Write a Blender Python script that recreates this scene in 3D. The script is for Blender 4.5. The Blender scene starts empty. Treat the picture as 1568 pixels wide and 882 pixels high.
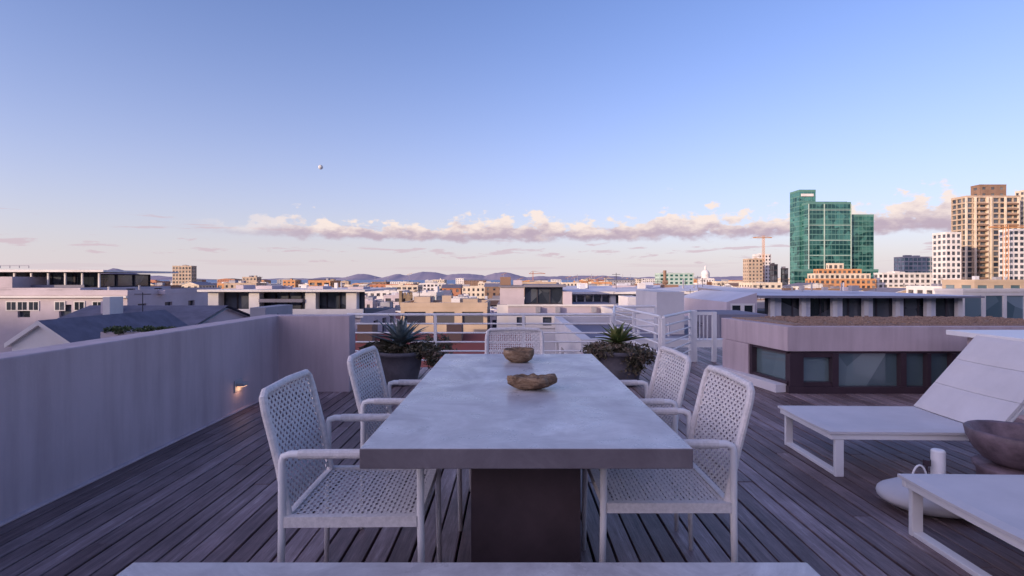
import bpy, math, random
from mathutils import Vector, Matrix, noise
random.seed(7)
R=random.uniform
scene=bpy.context.scene
CAMZ=1.27; F=784.0; HY=428.0
def PX(px,Y): return (px-784.0)*Y/F
def PZ(py,Y): return CAMZ-(py-HY)*Y/F

# ------------------------------------------------------------ materials
def newmat(name):
    m=bpy.data.materials.new(name); m.use_nodes=True
    nt=m.node_tree; b=nt.nodes['Principled BSDF']
    return m,nt,b
def coords(nt,scale=(1,1,1)):
    tc=nt.nodes.new('ShaderNodeTexCoord'); mp=nt.nodes.new('ShaderNodeMapping')
    nt.links.new(tc.outputs['Object'],mp.inputs['Vector'])
    mp.inputs['Scale'].default_value=scale
    return mp.outputs['Vector']
def noisetex(nt,vec,scale,detail=5,rough=.6):
    n=nt.nodes.new('ShaderNodeTexNoise'); n.inputs['Scale'].default_value=scale
    n.inputs['Detail'].default_value=detail; n.inputs['Roughness'].default_value=rough
    nt.links.new(vec,n.inputs['Vector']); return n
def ramp(nt,fac,stops):
    r=nt.nodes.new('ShaderNodeValToRGB'); e=r.color_ramp.elements
    while len(e)<len(stops): e.new(.5)
    for i,(p,c) in enumerate(stops):
        e[i].position=p; e[i].color=(c[0],c[1],c[2],1)
    nt.links.new(fac,r.inputs['Fac']); return r.outputs['Color']
def mult(nt,a,b_):
    h=nt.nodes.new('ShaderNodeMix'); h.data_type='RGBA'; h.blend_type='MULTIPLY'; h.inputs[0].default_value=1
    nt.links.new(a,h.inputs[6]); nt.links.new(b_,h.inputs[7]); return h.outputs[2]
def bump(nt,b,h,strength=.2,dist=.01):
    bp=nt.nodes.new('ShaderNodeBump'); bp.inputs['Strength'].default_value=strength
    bp.inputs['Distance'].default_value=dist
    nt.links.new(h,bp.inputs['Height']); nt.links.new(bp.outputs['Normal'],b.inputs['Normal'])
def mottled(name,c,var=.12,scale=2.0,rough=.8,bs=.15,bscale=40,bd=.005,stretch=(1,1,1),spec=.3,streak=False):
    m,nt,b=newmat(name); v=coords(nt,stretch)
    n=noisetex(nt,v,scale,7,.65)
    lo=[x*(1-var) for x in c]; hi=[min(1,x*(1+var)) for x in c]
    col=ramp(nt,n.outputs['Fac'],[(.3,lo),(.7,hi)])
    if streak:
        s=noisetex(nt,coords(nt,(5,5,.5)),1.6,6,.6)
        col=mult(nt,col,ramp(nt,s.outputs['Fac'],[(.35,(.86,.85,.85)),(.6,(1.02,1.02,1.02))]))
    nt.links.new(col,b.inputs['Base Color'])
    b.inputs['Roughness'].default_value=rough
    b.inputs['Specular IOR Level'].default_value=spec
    if bs>0:
        n2=noisetex(nt,v,bscale,4,.6); bump(nt,b,n2.outputs['Fac'],bs,bd)
    return m
def glass(name,c1,c2,rough=.06,scale=.35,metal=.0,spec=.9):
    m,nt,b=newmat(name); v=coords(nt)
    vo=nt.nodes.new('ShaderNodeTexVoronoi'); vo.inputs['Scale'].default_value=scale
    nt.links.new(v,vo.inputs['Vector'])
    sep=nt.nodes.new('ShaderNodeSeparateColor'); nt.links.new(vo.outputs['Color'],sep.inputs[0])
    nt.links.new(ramp(nt,sep.outputs[0],[(.2,c1),(.95,c2)]),b.inputs['Base Color'])
    b.inputs['Roughness'].default_value=rough; b.inputs['Metallic'].default_value=metal
    b.inputs['Specular IOR Level'].default_value=spec
    n=noisetex(nt,v,.6,2); bump(nt,b,n.outputs['Fac'],.05,.1)
    return m
M={}
M['plaster']=mottled('mauve_plaster',(.52,.42,.445),.07,1.3,.85,.25,60,.004,streak=True)
M['plaster_lt']=mottled('light_plaster',(.66,.62,.64),.07,.5,.85,.1,20,.01)
M['white']=mottled('white_powder_coat',(.80,.77,.77),.03,5,.4,0)
M['fabric']=mottled('white_sling_fabric',(.61,.575,.585),.09,2.2,.8,.35,260,.002)
M['rope']=mottled('white_rope',(.70,.65,.635),.15,60,.8,.3,300,.002)
M['brownbase']=mottled('dark_brown_steel',(.075,.052,.058),.35,2.2,.5,.15,20,.004)
M['frame']=mottled('dark_frame',(.05,.032,.042),.15,3,.4,0)
M['gap_shade']=mottled('deck_gap_shade',(.008,.007,.008),.15,3,.9,0)  # near-black sheet under the boards, paints shade into the deck gaps
M['pot']=mottled('pot_clay',(.11,.10,.115),.3,7,.7,.3,30,.01)
M['stone']=mottled('purple_stone',(.15,.105,.12),.5,9,.5,.5,25,.01)
M['gravel']=mottled('roof_gravel',(.36,.24,.18),.5,60,.95,.8,80,.02)
M['lamp']=mottled('lamp_metal',(.4,.38,.38),.05,3,.4,0)
M['glass_sky']=glass('skylight_glass',(.13,.20,.23),(.26,.36,.38),.02,.9,.5)  # pale teal in the base colour stands in for reflections
M['glass']=glass('window_glass',(.02,.025,.035),(.10,.11,.14),.08,.5)
M['glassfar']=glass('far_window_glass',(.03,.03,.045),(.18,.17,.17),.2,.2)
M['greenglass']=glass('green_glass',(.008,.065,.07),(.08,.27,.24),.06,.22,.35)  # lighter cells are reflections painted into the glass colour
M['blueglass']=glass('blue_glass',(.10,.16,.20),(.25,.33,.4),.08,.3,.2)
M['towerglass']=glass('tower_glass',(.025,.035,.06),(.14,.15,.18),.12,.3,.1)
def bm_(n,c,var=.16,sc=.25): M[n]=mottled(n,c,var,sc,.85,0,streak=False)
bm_('c_white',(.66,.62,.62)); bm_('c_grey',(.32,.31,.35)); bm_('c_beige',(.46,.35,.27)); bm_('c_cream',(.64,.54,.44))
bm_('c_terracotta',(.42,.18,.11)); bm_('c_brown',(.24,.15,.11)); bm_('c_orange',(.55,.27,.13)); bm_('c_stone',(.22,.16,.11),.35,.6)
bm_('c_dark',(.05,.045,.06)); bm_('r_grey',(.20,.19,.24)); bm_('r_slate',(.13,.125,.17),.25,1.2); bm_('r_red',(.28,.085,.065)); bm_('r_white',(.56,.56,.63))
bm_('c_greenwhite',(.4,.5,.46)); bm_('c_mauve',(.50,.43,.48)); bm_('c_greenframe',(.10,.22,.20))
def concrete(name,a,b_,c,rough):
    m,nt,b=newmat(name); v=coords(nt)
    n=noisetex(nt,v,2.6,10,.74); n.inputs['Distortion'].default_value=1.4
    col=ramp(nt,n.outputs['Fac'],[(.28,a),(.5,b_),(.72,c)])
    n5=noisetex(nt,v,9,8,.7); col=mult(nt,col,ramp(nt,n5.outputs['Fac'],[(.3,(.88,.87,.87)),(.6,(1.03,1.03,1.03))]))
    nt.links.new(col,b.inputs['Base Color'])
    n3=noisetex(nt,v,5,6,.65)
    mr=nt.nodes.new('ShaderNodeMapRange'); mr.inputs['From Min'].default_value=.3; mr.inputs['From Max'].default_value=.7; mr.inputs['To Min'].default_value=rough-.14; mr.inputs['To Max'].default_value=rough+.14
    nt.links.new(n3.outputs['Fac'],mr.inputs['Value']); nt.links.new(mr.outputs[0],b.inputs['Roughness'])
    n2=noisetex(nt,v,35,5,.6); bump(nt,b,n2.outputs['Fac'],.15,.003)
    return m
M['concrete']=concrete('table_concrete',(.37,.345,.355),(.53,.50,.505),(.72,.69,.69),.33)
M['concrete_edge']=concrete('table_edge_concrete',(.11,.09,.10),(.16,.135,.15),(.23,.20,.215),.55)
def driftwood():
    m,nt,b=newmat('weathered_stone_brown'); v=coords(nt,(1,1,2.2))
    n=noisetex(nt,v,13,8,.7); n.inputs['Distortion'].default_value=1.5
    nt.links.new(ramp(nt,n.outputs['Fac'],[(.3,(.05,.028,.018)),(.46,(.20,.115,.06)),(.6,(.38,.25,.15)),(.75,(.48,.40,.32))]),b.inputs['Base Color'])
    b.inputs['Roughness'].default_value=.75; bump(nt,b,n.outputs['Fac'],.8,.02); return m
M['drift']=driftwood()
def deckmat():
    m,nt,b=newmat('weathered_deck_boards')
    v=coords(nt,(14,.9,1)); at=nt.nodes.new('ShaderNodeAttribute'); at.attribute_name='pv'
    add=nt.nodes.new('ShaderNodeVectorMath'); add.operation='ADD'
    sc=nt.nodes.new('ShaderNodeVectorMath'); sc.operation='SCALE'; sc.inputs['Scale'].default_value=37
    nt.links.new(at.outputs['Color'],sc.inputs[0]); nt.links.new(v,add.inputs[0]); nt.links.new(sc.outputs[0],add.inputs[1])
    n=noisetex(nt,add.outputs[0],2.8,10,.78)
    c1=ramp(nt,n.outputs['Fac'],[(.28,(.085,.058,.060)),(.45,(.20,.148,.150)),(.57,(.28,.22,.222)),(.72,(.52,.45,.45))])
    sep=nt.nodes.new('ShaderNodeSeparateColor'); nt.links.new(at.outputs['Color'],sep.inputs[0])
    c2=ramp(nt,sep.outputs[0],[(0,(.62,.53,.52)),(.5,(1,.96,.97)),(1,(1.38,1.33,1.34))])
    v2=coords(nt); n4=noisetex(nt,v2,1.1,7,.68)
    c3=ramp(nt,n4.outputs['Fac'],[(.32,(.58,.54,.54)),(.66,(1.22,1.2,1.22))])
    nt.links.new(mult(nt,mult(nt,c1,c2),c3),b.inputs['Base Color'])
    b.inputs['Roughness'].default_value=.5
    bump(nt,b,n.outputs['Fac'],.7,.005); return m
M['deck']=deckmat()
def leafmat(name,a,b_,c):
    m,nt,b=newmat(name); v=coords(nt); n=noisetex(nt,v,9,4,.7)
    nt.links.new(ramp(nt,n.outputs['Fac'],[(.3,a),(.5,b_),(.7,c)]),b.inputs['Base Color']); b.inputs['Roughness'].default_value=.6; return m
M['agave_g']=leafmat('agave_blue_leaf',(.07,.10,.10),(.15,.19,.19),(.27,.30,.29))
M['agave_y']=leafmat('aloe_green_leaf',(.05,.09,.02),(.13,.17,.05),(.28,.25,.08))
M['dry']=leafmat('dry_succulent_leaf',(.035,.038,.016),(.10,.085,.05),(.22,.14,.11))
M['leaf']=leafmat('tree_leaf',(.02,.035,.012),(.05,.075,.02),(.10,.13,.04))
M['bark']=mottled('bark',(.12,.09,.07),.3,8,.9,.4,20,.02)

# ------------------------------------------------------------ mesh builder
class MB:
    def __init__(s): s.v=[];s.f=[];s.m=[];s.names=[];s.pv=None
    def mi(s,n):
        if n not in s.names: s.names.append(n)
        return s.names.index(n)
    def face(s,pts,mat):
        i=len(s.v); s.v.extend([tuple(p) for p in pts]); s.f.append(tuple(range(i,i+len(pts)))); s.m.append(s.mi(mat))
    def prism(s,poly,z0,z1,mat,top=None):
        n=len(poly); i=len(s.v)
        z1s=z1 if isinstance(z1,(list,tuple)) else [z1]*n
        s.v.extend([(p[0],p[1],z0) for p in poly]); s.v.extend([(p[0],p[1],z1s[k]) for k,p in enumerate(poly)])
        k=s.mi(mat); kt=s.mi(top or mat)
        for a in range(n):
            b=(a+1)%n; s.f.append((i+a,i+b,i+n+b,i+n+a)); s.m.append(k)
        s.f.append(tuple(i+n+a for a in range(n))); s.m.append(kt)
        s.f.append(tuple(i+a for a in reversed(range(n)))); s.m.append(k)
    def box(s,x0,x1,y0,y1,z0,z1,mat,top=None):
        s.prism([(x0,y0),(x1,y0),(x1,y1),(x0,y1)],z0,z1,mat,top)
    def line(s,p,q,t,z0,z1,mat,off=0):
        p=Vector(p);q=Vector(q);d=(q-p).normalized();n=Vector((d.y,-d.x))
        a=p+n*(off+t/2);b=q+n*(off+t/2);c=q+n*(off-t/2);e=p+n*(off-t/2)
        s.prism([a,b,c,e],z0,z1,mat)
    def tube(s,pts,r,mat,n=10,closed=False):
        pts=[Vector(p) for p in pts]; N=len(pts); base=len(s.v); k=s.mi(mat)
        rs=r if isinstance(r,(list,tuple)) else [r]*N
        prev=None
        for i,p in enumerate(pts):
            if closed: t=(pts[(i+1)%N]-pts[i-1]).normalized()
            else: t=(pts[min(i+1,N-1)]-pts[max(i-1,0)]).normalized()
            if prev is None:
                up=Vector((0,0,1)) if abs(t.z)<.9 else Vector((1,0,0)); a=t.cross(up).normalized()
            else: a=(prev-t*prev.dot(t)).normalized()
            prev=a; b=t.cross(a)
            for j in range(n):
                th=2*math.pi*j/n; s.v.append(tuple(p+(a*math.cos(th)+b*math.sin(th))*rs[i]))
        for i in range(N if closed else N-1):
            i2=(i+1)%N
            for j in range(n):
                j2=(j+1)%n
                s.f.append((base+i*n+j,base+i*n+j2,base+i2*n+j2,base+i2*n+j)); s.m.append(k)
        if not closed:
            s.f.append(tuple(base+j for j in reversed(range(n)))); s.m.append(k)
            s.f.append(tuple(base+(N-1)*n+j for j in range(n))); s.m.append(k)
    def lathe(s,prof,c,mat,n=40,nz=0,ns=5,sx=1,sy=1,seed=0):
        base=len(s.v);k=s.mi(mat)
        for (r,z) in prof:
            for j in range(n):
                th=2*math.pi*j/n; p=Vector((r*math.cos(th)*sx,r*math.sin(th)*sy,z))
                d=noise.noise(p*ns+Vector((seed,seed*2,0)))*nz+noise.noise(p*ns*3+Vector((seed,9,0)))*nz*.4
                q=p+Vector((math.cos(th),math.sin(th),.5))*d*(1 if r>0.001 else 0)
                s.v.append((c[0]+q.x,c[1]+q.y,c[2]+max(0,q.z) if nz else c[2]+q.z))
        for i in range(len(prof)-1):
            for j in range(n):
                j2=(j+1)%n; s.f.append((base+i*n+j,base+i*n+j2,base+(i+1)*n+j2,base+(i+1)*n+j)); s.m.append(k)
    def facade(s,p,u,W,z0,z1,nu,nv,wf,hf,dep,mw,mg,skip=0.0):
        p=Vector((p[0],p[1],0));u=Vector((u[0],u[1],0));n=Vector((u.y,-u.x,0))
        cw=W/nu;ch=(z1-z0)/nv
        for a in range(nu):
            for b in range(nv):
                x0=a*cw;x1=x0+cw;za=z0+b*ch;zb=za+ch
                wx0=x0+cw*(1-wf)/2;wx1=x1-cw*(1-wf)/2;wa=za+ch*(1-hf)*.55;wb=zb-ch*(1-hf)*.45
                P=lambda x,z,d=0:(p+u*x-n*d+Vector((0,0,z)))
                if skip and random.random()<skip:
                    s.face([P(x0,za),P(x1,za),P(x1,zb),P(x0,zb)],mw); continue
                s.face([P(x0,za),P(x1,za),P(x1,wa),P(x0,wa)],mw)
                s.face([P(x0,wb),P(x1,wb),P(x1,zb),P(x0,zb)],mw)
                s.face([P(x0,wa),P(wx0,wa),P(wx0,wb),P(x0,wb)],mw)
                s.face([P(wx1,wa),P(x1,wa),P(x1,wb),P(wx1,wb)],mw)
                s.face([P(wx0,wa),P(wx1,wa),P(wx1,wa,dep),P(wx0,wa,dep)],mw)
                s.face([P(wx0,wb,dep),P(wx1,wb,dep),P(wx1,wb),P(wx0,wb)],mw)
                s.face([P(wx0,wa,dep),P(wx0,wb,dep),P(wx0,wb),P(wx0,wa)],mw)
                s.face([P(wx1,wa),P(wx1,wb),P(wx1,wb,dep),P(wx1,wa,dep)],mw)
                s.face([P(wx0,wa,dep),P(wx1,wa,dep),P(wx1,wb,dep),P(wx0,wb,dep)],mg)
    def clutter(s,x0,x1,y0,y1,z,n,big=1.0):
        for i in range(n):
            xx=R(x0,x1); yy=R(y0,y1); k=random.random()
            if k<.35: w=R(.5,1.3)*big; s.box(xx,xx+w,yy,yy+w*.8,z+.002,z+R(.35,1.0)*big,random.choice(['c_grey','r_white','c_white']))
            elif k<.6: s.tube([(xx,yy,z),(xx,yy,z+R(.5,1.3)*big)],.1*big,random.choice(['c_grey','c_white','c_dark']),6)
            elif k<.8:
                h=R(1.2,2.6)*big; s.tube([(xx,yy,z),(xx,yy,z+h)],.035*big,'c_dark',4); s.tube([(xx-.5*big,yy,z+h*.9),(xx+.5*big,yy,z+h*.9)],.025*big,'c_dark',4); s.tube([(xx-.3*big,yy,z+h*.75),(xx+.3*big,yy,z+h*.75)],.025*big,'c_dark',4)
            else: w=R(1.5,3)*big; s.box(xx,xx+w,yy,yy+.8*big,z+.002,z+R(.3,.6)*big,random.choice(['c_brown','c_mauve','c_grey']))
    def block(s,x0,x1,y0,y1,z0,z1,fl=3.1,bay=3.2,wf=.5,hf=.5,mw='c_white',mg='glassfar',mr='r_grey',par=.6,dep=.25,skip=0.0,roofbits=2):
        nv=max(1,round((z1-z0)/fl)); nx=max(1,round((x1-x0)/bay)); ny=max(1,round((y1-y0)/bay))
        s.facade((x0,y0),(1,0),x1-x0,z0,z1,nx,nv,wf,hf,dep,mw,mg,skip)
        s.facade((x1,y0),(0,1),y1-y0,z0,z1,ny,nv,wf,hf,dep,mw,mg,skip)
        s.facade((x0,y1),(0,-1),y1-y0,z0,z1,ny,nv,wf,hf,dep,mw,mg,skip)
        s.face([(x1,y1,z0),(x0,y1,z0),(x0,y1,z1),(x1,y1,z1)],mw)
        t=.3
        s.face([(x0,y0,z1),(x1,y0,z1),(x1,y1,z1),(x0,y1,z1)],mr)
        if par>0:
            s.box(x0-.05,x1+.05,y0-.05,y0+t,z1+.003,z1+par,mw); s.box(x0-.05,x1+.05,y1-t,y1+.05,z1+.003,z1+par,mw)
            s.box(x0-.05,x0+t,y0+t+.003,y1-t-.003,z1+.003,z1+par,mw); s.box(x1-t,x1+.05,y0+t+.003,y1-t-.003,z1+.003,z1+par,mw)
        for i in range(roofbits):
            w=R(.08,.25)*(x1-x0); xx=R(x0+.5,x1-w-.5); yy=R(y0+1,y0+(y1-y0)*.6); h=R(.8,2.2)
            s.box(xx,xx+w,yy,yy+R(2,4),z1+.004,z1+h,random.choice([mw,'r_grey','c_grey']))
    def gable(s,x0,x1,y0,y1,z0,ze,zr,mw,mr,ax='x',ov=.3):
        s.box(x0,x1,y0,y1,z0,ze,mw)
        if ax=='y':
            xm=(x0+x1)/2
            s.face([(x0,y0,ze+.002),(x1,y0,ze+.002),(xm,y0,zr)],mw); s.face([(x0,y1,ze+.002),(xm,y1,zr),(x1,y1,ze+.002)],mw)
            for sx,xe in ((-1,x0-ov),(1,x1+ov)):
                zz=ze-ov*(zr-ze)/(xm-x0)
                a=[(xm,y0-ov,zr+.1),(xe,y0-ov,zz+.1),(xe,y1+ov,zz+.1),(xm,y1+ov,zr+.1)]
                b=[(p[0],p[1],p[2]-.18) for p in a]
                s.face(a,mr); s.face(b,'c_white'); s.face([a[0],a[1],b[1],b[0]],'c_white'); s.face([a[1],a[2],b[2],b[1]],'c_white')
        else:
            ym=(y0+y1)/2
            s.face([(x0,y0,ze+.002),(x0,ym,zr),(x0,y1,ze+.002)],mw); s.face([(x1,y0,ze+.002),(x1,y1,ze+.002),(x1,ym,zr)],mw)
            for ye in (y0-ov,y1+ov):
                zz=ze-ov*(zr-ze)/(ym-y0)
                a=[(x0-ov,ym,zr+.1),(x1+ov,ym,zr+.1),(x1+ov,ye,zz+.1),(x0-ov,ye,zz+.1)]
                b=[(p[0],p[1],p[2]-.18) for p in a]
                s.face(a,mr); s.face(b,'c_white'); s.face([a[2],a[3],b[3],b[2]],mr)
    def build(s,name,parent=None,smooth=False,bevel=0,loc=None,rot=None):
        me=bpy.data.meshes.new(name); me.from_pydata(s.v,[],s.f)
        for n in s.names: me.materials.append(M[n])
        me.polygons.foreach_set('material_index',s.m)
        if smooth: me.polygons.foreach_set('use_smooth',[True]*len(s.f))
        if s.pv is not None:
            at=me.color_attributes.new('pv','FLOAT_COLOR','POINT')
            for i,c in enumerate(s.pv): at.data[i].color=(c,(c*7.3)%1,(c*3.1)%1,1)
        me.update(); o=bpy.data.objects.new(name,me); scene.collection.objects.link(o)
        if parent: o.parent=parent
        if loc: o.location=loc
        if rot: o.rotation_euler=(0,0,rot)
        if bevel:
            b=o.modifiers.new('bevel','BEVEL'); b.width=bevel; b.segments=2; b.limit_method='ANGLE'
        return o
def empty(name,loc=(0,0,0),rot=0):
    e=bpy.data.objects.new(name,None); e.location=loc; e.rotation_euler=(0,0,rot); scene.collection.objects.link(e); return e
def inst(o,parent,name):
    c=bpy.data.objects.new(name,o.data); c.parent=parent; scene.collection.objects.link(c)
    return c

# ------------------------------------------------------------ terrace
mb=MB(); mb.pv=[]
x=-2.64; W=.092; G=.012
while x<6.3:
    yend=7.42 if x<1.35 else 9.6
    y=-1.5+R(-2.5,0)
    while y<yend:
        L=random.choice([2.4,3.0,3.6,4.2])*R(.9,1.1); y1=min(y+L,yend); y0=max(y,-1.5)
        if y1>y0+.05:
            dz=R(-.0015,.0015); n0=len(mb.v); jx=R(-.0015,.0015)
            mb.box(x+jx,x+W+jx,y0,y1-.005,-.026,dz,'deck'); c=random.random(); mb.pv+= [c]*(len(mb.v)-n0)
        y+=L
    x+=W+G
deck=mb.build('timber_deck',bevel=.003)

mb=MB()
mb.prism([(-2.9,-6),(6.6,-6),(6.6,9.7),(1.3,9.7),(1.3,7.5),(-2.9,7.5)],-20,-.07,'c_mauve','gap_shade')
mb.build('terrace_building')
mb=MB()
T=.22
mb.prism([(-2.65-T,-1.5),(-2.65,-1.5),(-2.65,5.8),(-1.84,5.8),(-1.84,5.8+T),(-2.65-T,5.8+T)],-.6,.86,'plaster')
mb.box(-2.66,-2.615,-1.5,5.79,.0,.018,'plaster')
mb.build('parapet_wall',bevel=.008)
e=empty('wall_step_light')
mb=MB(); mb.box(-2.65,-2.57,4.90,5.0,.245,.275,'lamp'); mb.box(-2.65,-2.64,4.88,5.02,.19,.30,'lamp'); mb.build('housing',e,bevel=.003)
ml,nt,b=newmat('lamp_glow'); b.inputs['Emission Color'].default_value=(1,.5,.25,1); b.inputs['Emission Strength'].default_value=1.6; M['glow']=ml
mb=MB(); mb.box(-2.638,-2.58,4.915,4.985,.238,.244,'glow'); mb.build('lens',e)
li=bpy.data.lights.new('lamp_bulb','POINT'); li.energy=.18; li.color=(1,.55,.32); li.shadow_soft_size=.02
lo=bpy.data.objects.new('bulb',li); lo.location=(-2.605,4.95,.21); lo.parent=e; scene.collection.objects.link(lo)

# ------------------------------------------------------------ table, bench
e=empty('dining_table')
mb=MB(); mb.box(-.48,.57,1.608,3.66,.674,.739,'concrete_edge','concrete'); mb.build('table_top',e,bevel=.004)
mb=MB(); mb.prism([(-.17,2.12),(.285,2.12),(.285,3.15),(-.17,3.15)],0.001,.673,'brownbase'); mb.build('pedestal',e,bevel=.004)
e=empty('concrete_bench')
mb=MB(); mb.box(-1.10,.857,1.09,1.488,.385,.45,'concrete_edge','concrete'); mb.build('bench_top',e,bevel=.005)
mb=MB(); mb.box(-.85,-.78,1.12,1.46,.001,.384,'brownbase'); mb.box(.54,.61,1.12,1.46,.001,.384,'brownbase'); mb.build('bench_legs',e,bevel=.004)

# ------------------------------------------------------------ chairs
def weave(mb,o,eu,ev,Wd,H,n,mat,pitch=.0175,w=.0092,amp=.0022,bulge=0):
    o=Vector(o);eu=Vector(eu);ev=Vector(ev);n=Vector(n)
    NU=round(Wd/pitch);NV=round(H/pitch)
    def pt(u,v,h):
        bl=bulge*(1-((u/Wd-.5)*2)**2)
        return o+eu*u+ev*v+n*(h+bl)
    for axis in (0,1):
        A,B,LA,LB=(NU,NV,Wd,H) if axis==0 else (NV,NU,H,Wd)
        for i in range(A):
            c=(i+.5)*LA/A; ww=w*R(.85,1.15)*(1.15 if axis==0 else .8)
            i0=len(mb.v)
            for j in range(B+1):
                t=j*LB/B; h=amp*(1 if (i+j)%2 else -1)*(1 if axis==0 else -1); jit=R(-.0012,.0012)
                for sd in (-1,1):
                    cc=c+jit+sd*ww/2
                    mb.v.append(tuple(pt(cc,t,h) if axis==0 else pt(t,cc,h)))
            k=mb.mi(mat)
            for j in range(B):
                a=i0+j*2; mb.f.append((a,a+1,a+3,a+2)); mb.m.append(k)
fr=MB(); hw=.24; fx=.245
for sy in (-1,1):
    y=sy*hw
    fr.tube([(fx+.008,y,0),(fx,y,.40),(fx,y,.615),(fx-.012,y,.64),(fx-.04,y,.65),(-fx+.03,y,.65),(-fx+.006,y,.642),(-fx,y,.62),(-fx,y,.40),(-fx-.008,y,0)],[.011,.0135,.0135,.014,.014,.014,.014,.0135,.0135,.011],'white',12)
    fr.tube([(fx-.07,y,.65),(-fx+.06,y,.65)],.0175,'rope',12)
    fr.box(-fx+.012,fx-.012,y-.013,y+.013,.395,.432,'rope')
fr.box(fx-.026,fx,-hw+.014,hw-.014,.394,.43,'rope'); fr.box(-fx,-fx+.026,-hw+.014,hw-.014,.394,.43,'rope')
bt=.225
def bx(z): return -fx+.02-(z-.41)*.19-(max(0,z-.6))*.06
fr.tube([(bx(.41),-bt,.41),(bx(.6),-bt,.6),(bx(.80),-bt,.80),(bx(.845),-bt+.008,.845),(bx(.86),-bt+.03,.862),(bx(.865),0,.868),(bx(.86),bt-.03,.862),(bx(.845),bt-.008,.845),(bx(.80),bt,.80),(bx(.6),bt,.6),(bx(.41),bt,.41)],.0145,'rope',10)
frame_o=None
def chair(cx,cy,rot):
    global frame_o,seat_o,back_o
    e=empty('dining_chair',(cx,cy,0),rot)
    if frame_o is None:
        frame_o=fr.build('frame',e)
        for p in frame_o.data.polygons: p.use_smooth=len(p.vertices)==4 and p.material_index==0
        s=MB(); weave(s,(-fx+.026,-hw+.014,.424),(1,0,0),(0,1,0),2*fx-.052,2*hw-.028,(0,0,1),'rope',bulge=-.004); seat_o=s.build('seat_weave',e)
        s=MB(); v=Vector((bx(.85)-bx(.44),0,.41)); L=v.length; v.normalize()
        weave(s,(bx(.44),-bt+.008,.44),(0,1,0),v,2*bt-.016,L,(-v.z,0,v.x),'rope',bulge=.012); back_o=s.build('backrest_weave',e)
    else:
        inst(frame_o,e,'frame'); inst(seat_o,e,'seat_weave'); inst(back_o,e,'backrest_weave')
chair(-.575,2.06,math.radians(1)); chair(-.505,2.84,math.radians(-2))
chair(.59,2.17,math.pi); chair(.575,2.83,math.pi+math.radians(2)); chair(.02,3.83,-math.pi/2)

# ------------------------------------------------------------ bowls on table
mb=MB()
mb.lathe([(0,.0),(.05,.0),(.085,.010),(.118,.028),(.125,.048),(.112,.064),(.092,.066),(.068,.054),(.04,.04),(0,.036)],(.09,2.49,.740),'drift',64,.034,11,1.0,.72,5)
mb.build('stone_bowl',smooth=True)
mb=MB()
mb.lathe([(0,.0),(.055,.0),(.085,.02),(.10,.05),(.10,.075),(.092,.082),(.082,.074),(.07,.045),(0,.035)],(.045,3.30,.740),'drift',48,.010,13,1,.9,8)
mb.build('stone_bowl',smooth=True)

# ------------------------------------------------------------ plants
def leaf(mb,c,az,el,L,w,mat,curl=.6,seg=7):
    d=Vector((math.cos(az),math.sin(az),0)); side=Vector((-d.y,d.x,0)); p=Vector(c); a=el; i0=len(mb.v); k=mb.mi(mat)
    for i in range(seg+1):
        t=i/seg; ww=w*(1-t**1.8)*(.75+.6*math.sin(min(1,t*1.6)*math.pi/1.3)); dirv=d*math.cos(a)+Vector((0,0,1))*math.sin(a)
        up=-d*math.sin(a)+Vector((0,0,1))*math.cos(a)
        mb.v+= [tuple(p-side*ww/2+up*ww*.22),tuple(p-up*ww*.05),tuple(p+side*ww/2+up*ww*.22)]
        p=p+dirv*(L/seg); a-=curl/seg*(0.4+t*1.2)
    for i in range(seg):
        b=i0+i*3
        mb.f+=[(b,b+1,b+4,b+3),(b+1,b+2,b+5,b+4)]; mb.m+=[k,k]
def clump(mb,c,rad,n,mat,size=.03,flat=1,shell=.5):
    k=mb.mi(mat)
    for i in range(n):
        d=Vector((random.gauss(0,1),random.gauss(0,1),random.gauss(0,1))).normalized()*(shell+(1-shell)*random.random())
        d*= 1+.35*noise.noise(d*2.3+Vector(c))
        p=Vector((c[0]+d.x*rad[0],c[1]+d.y*rad[1],c[2]+d.z*rad[2]))
        a=Vector((R(-1,1),R(-1,1),R(-1,1))).normalized(); b=a.cross(Vector((R(-1,1),R(-1,1),R(-1,1)))).normalized()
        s=size*R(.5,1.4); i0=len(mb.v)
        mb.v+=[tuple(p-a*s),tuple(p+b*s*.4),tuple(p+a*s),tuple(p-b*s*.4)]; mb.f.append((i0,i0+1,i0+2,i0+3)); mb.m.append(k)
def planter(cx,cy,lm,tall,r,nleaf,Ll,wl,clumps):
    e=empty('potted_agave',(0,0,0))
    m=MB(); m.lathe([(0,0),(r*.72,0),(r*.78,.03),(r*.95,.22),(r*1.0,tall-.05),(r*1.06,tall-.045),(r*1.06,tall),(r*.95,tall),(r*.93,tall-.06),(0,tall-.06)],(cx,cy,.002),'pot',40); o=m.build('pot',e)
    for p in o.data.polygons: p.use_smooth=True
    m=MB()
    for i in range(nleaf):
        t=i/nleaf; leaf(m,(cx+R(-.03,.03),cy+R(-.03,.03),tall+.05+R(0,.05)),i*2.4,math.radians(12+70*t+R(-6,6)),Ll*R(.8,1.1)*(1-.25*t),wl*(1-.2*t),lm,R(.1,.7))
    m.build('rosette',e,smooth=True)
    m=MB()
    for c,rad,n in clumps: clump(m,(cx+c[0],cy+c[1],c[2]),rad,n,'dry',.024)
    m.build('trailing_succulents',e)
planter(-1.36,6.25,'agave_g',.40,.26,40,.48,.075,[((-.18,.05,.43),(.3,.22,.09),2200),((.26,0,.41),(.24,.2,.10),1900),((.40,-.05,.30),(.09,.12,.13),500),((-.42,-.0,.34),(.10,.12,.12),400)])
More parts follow.
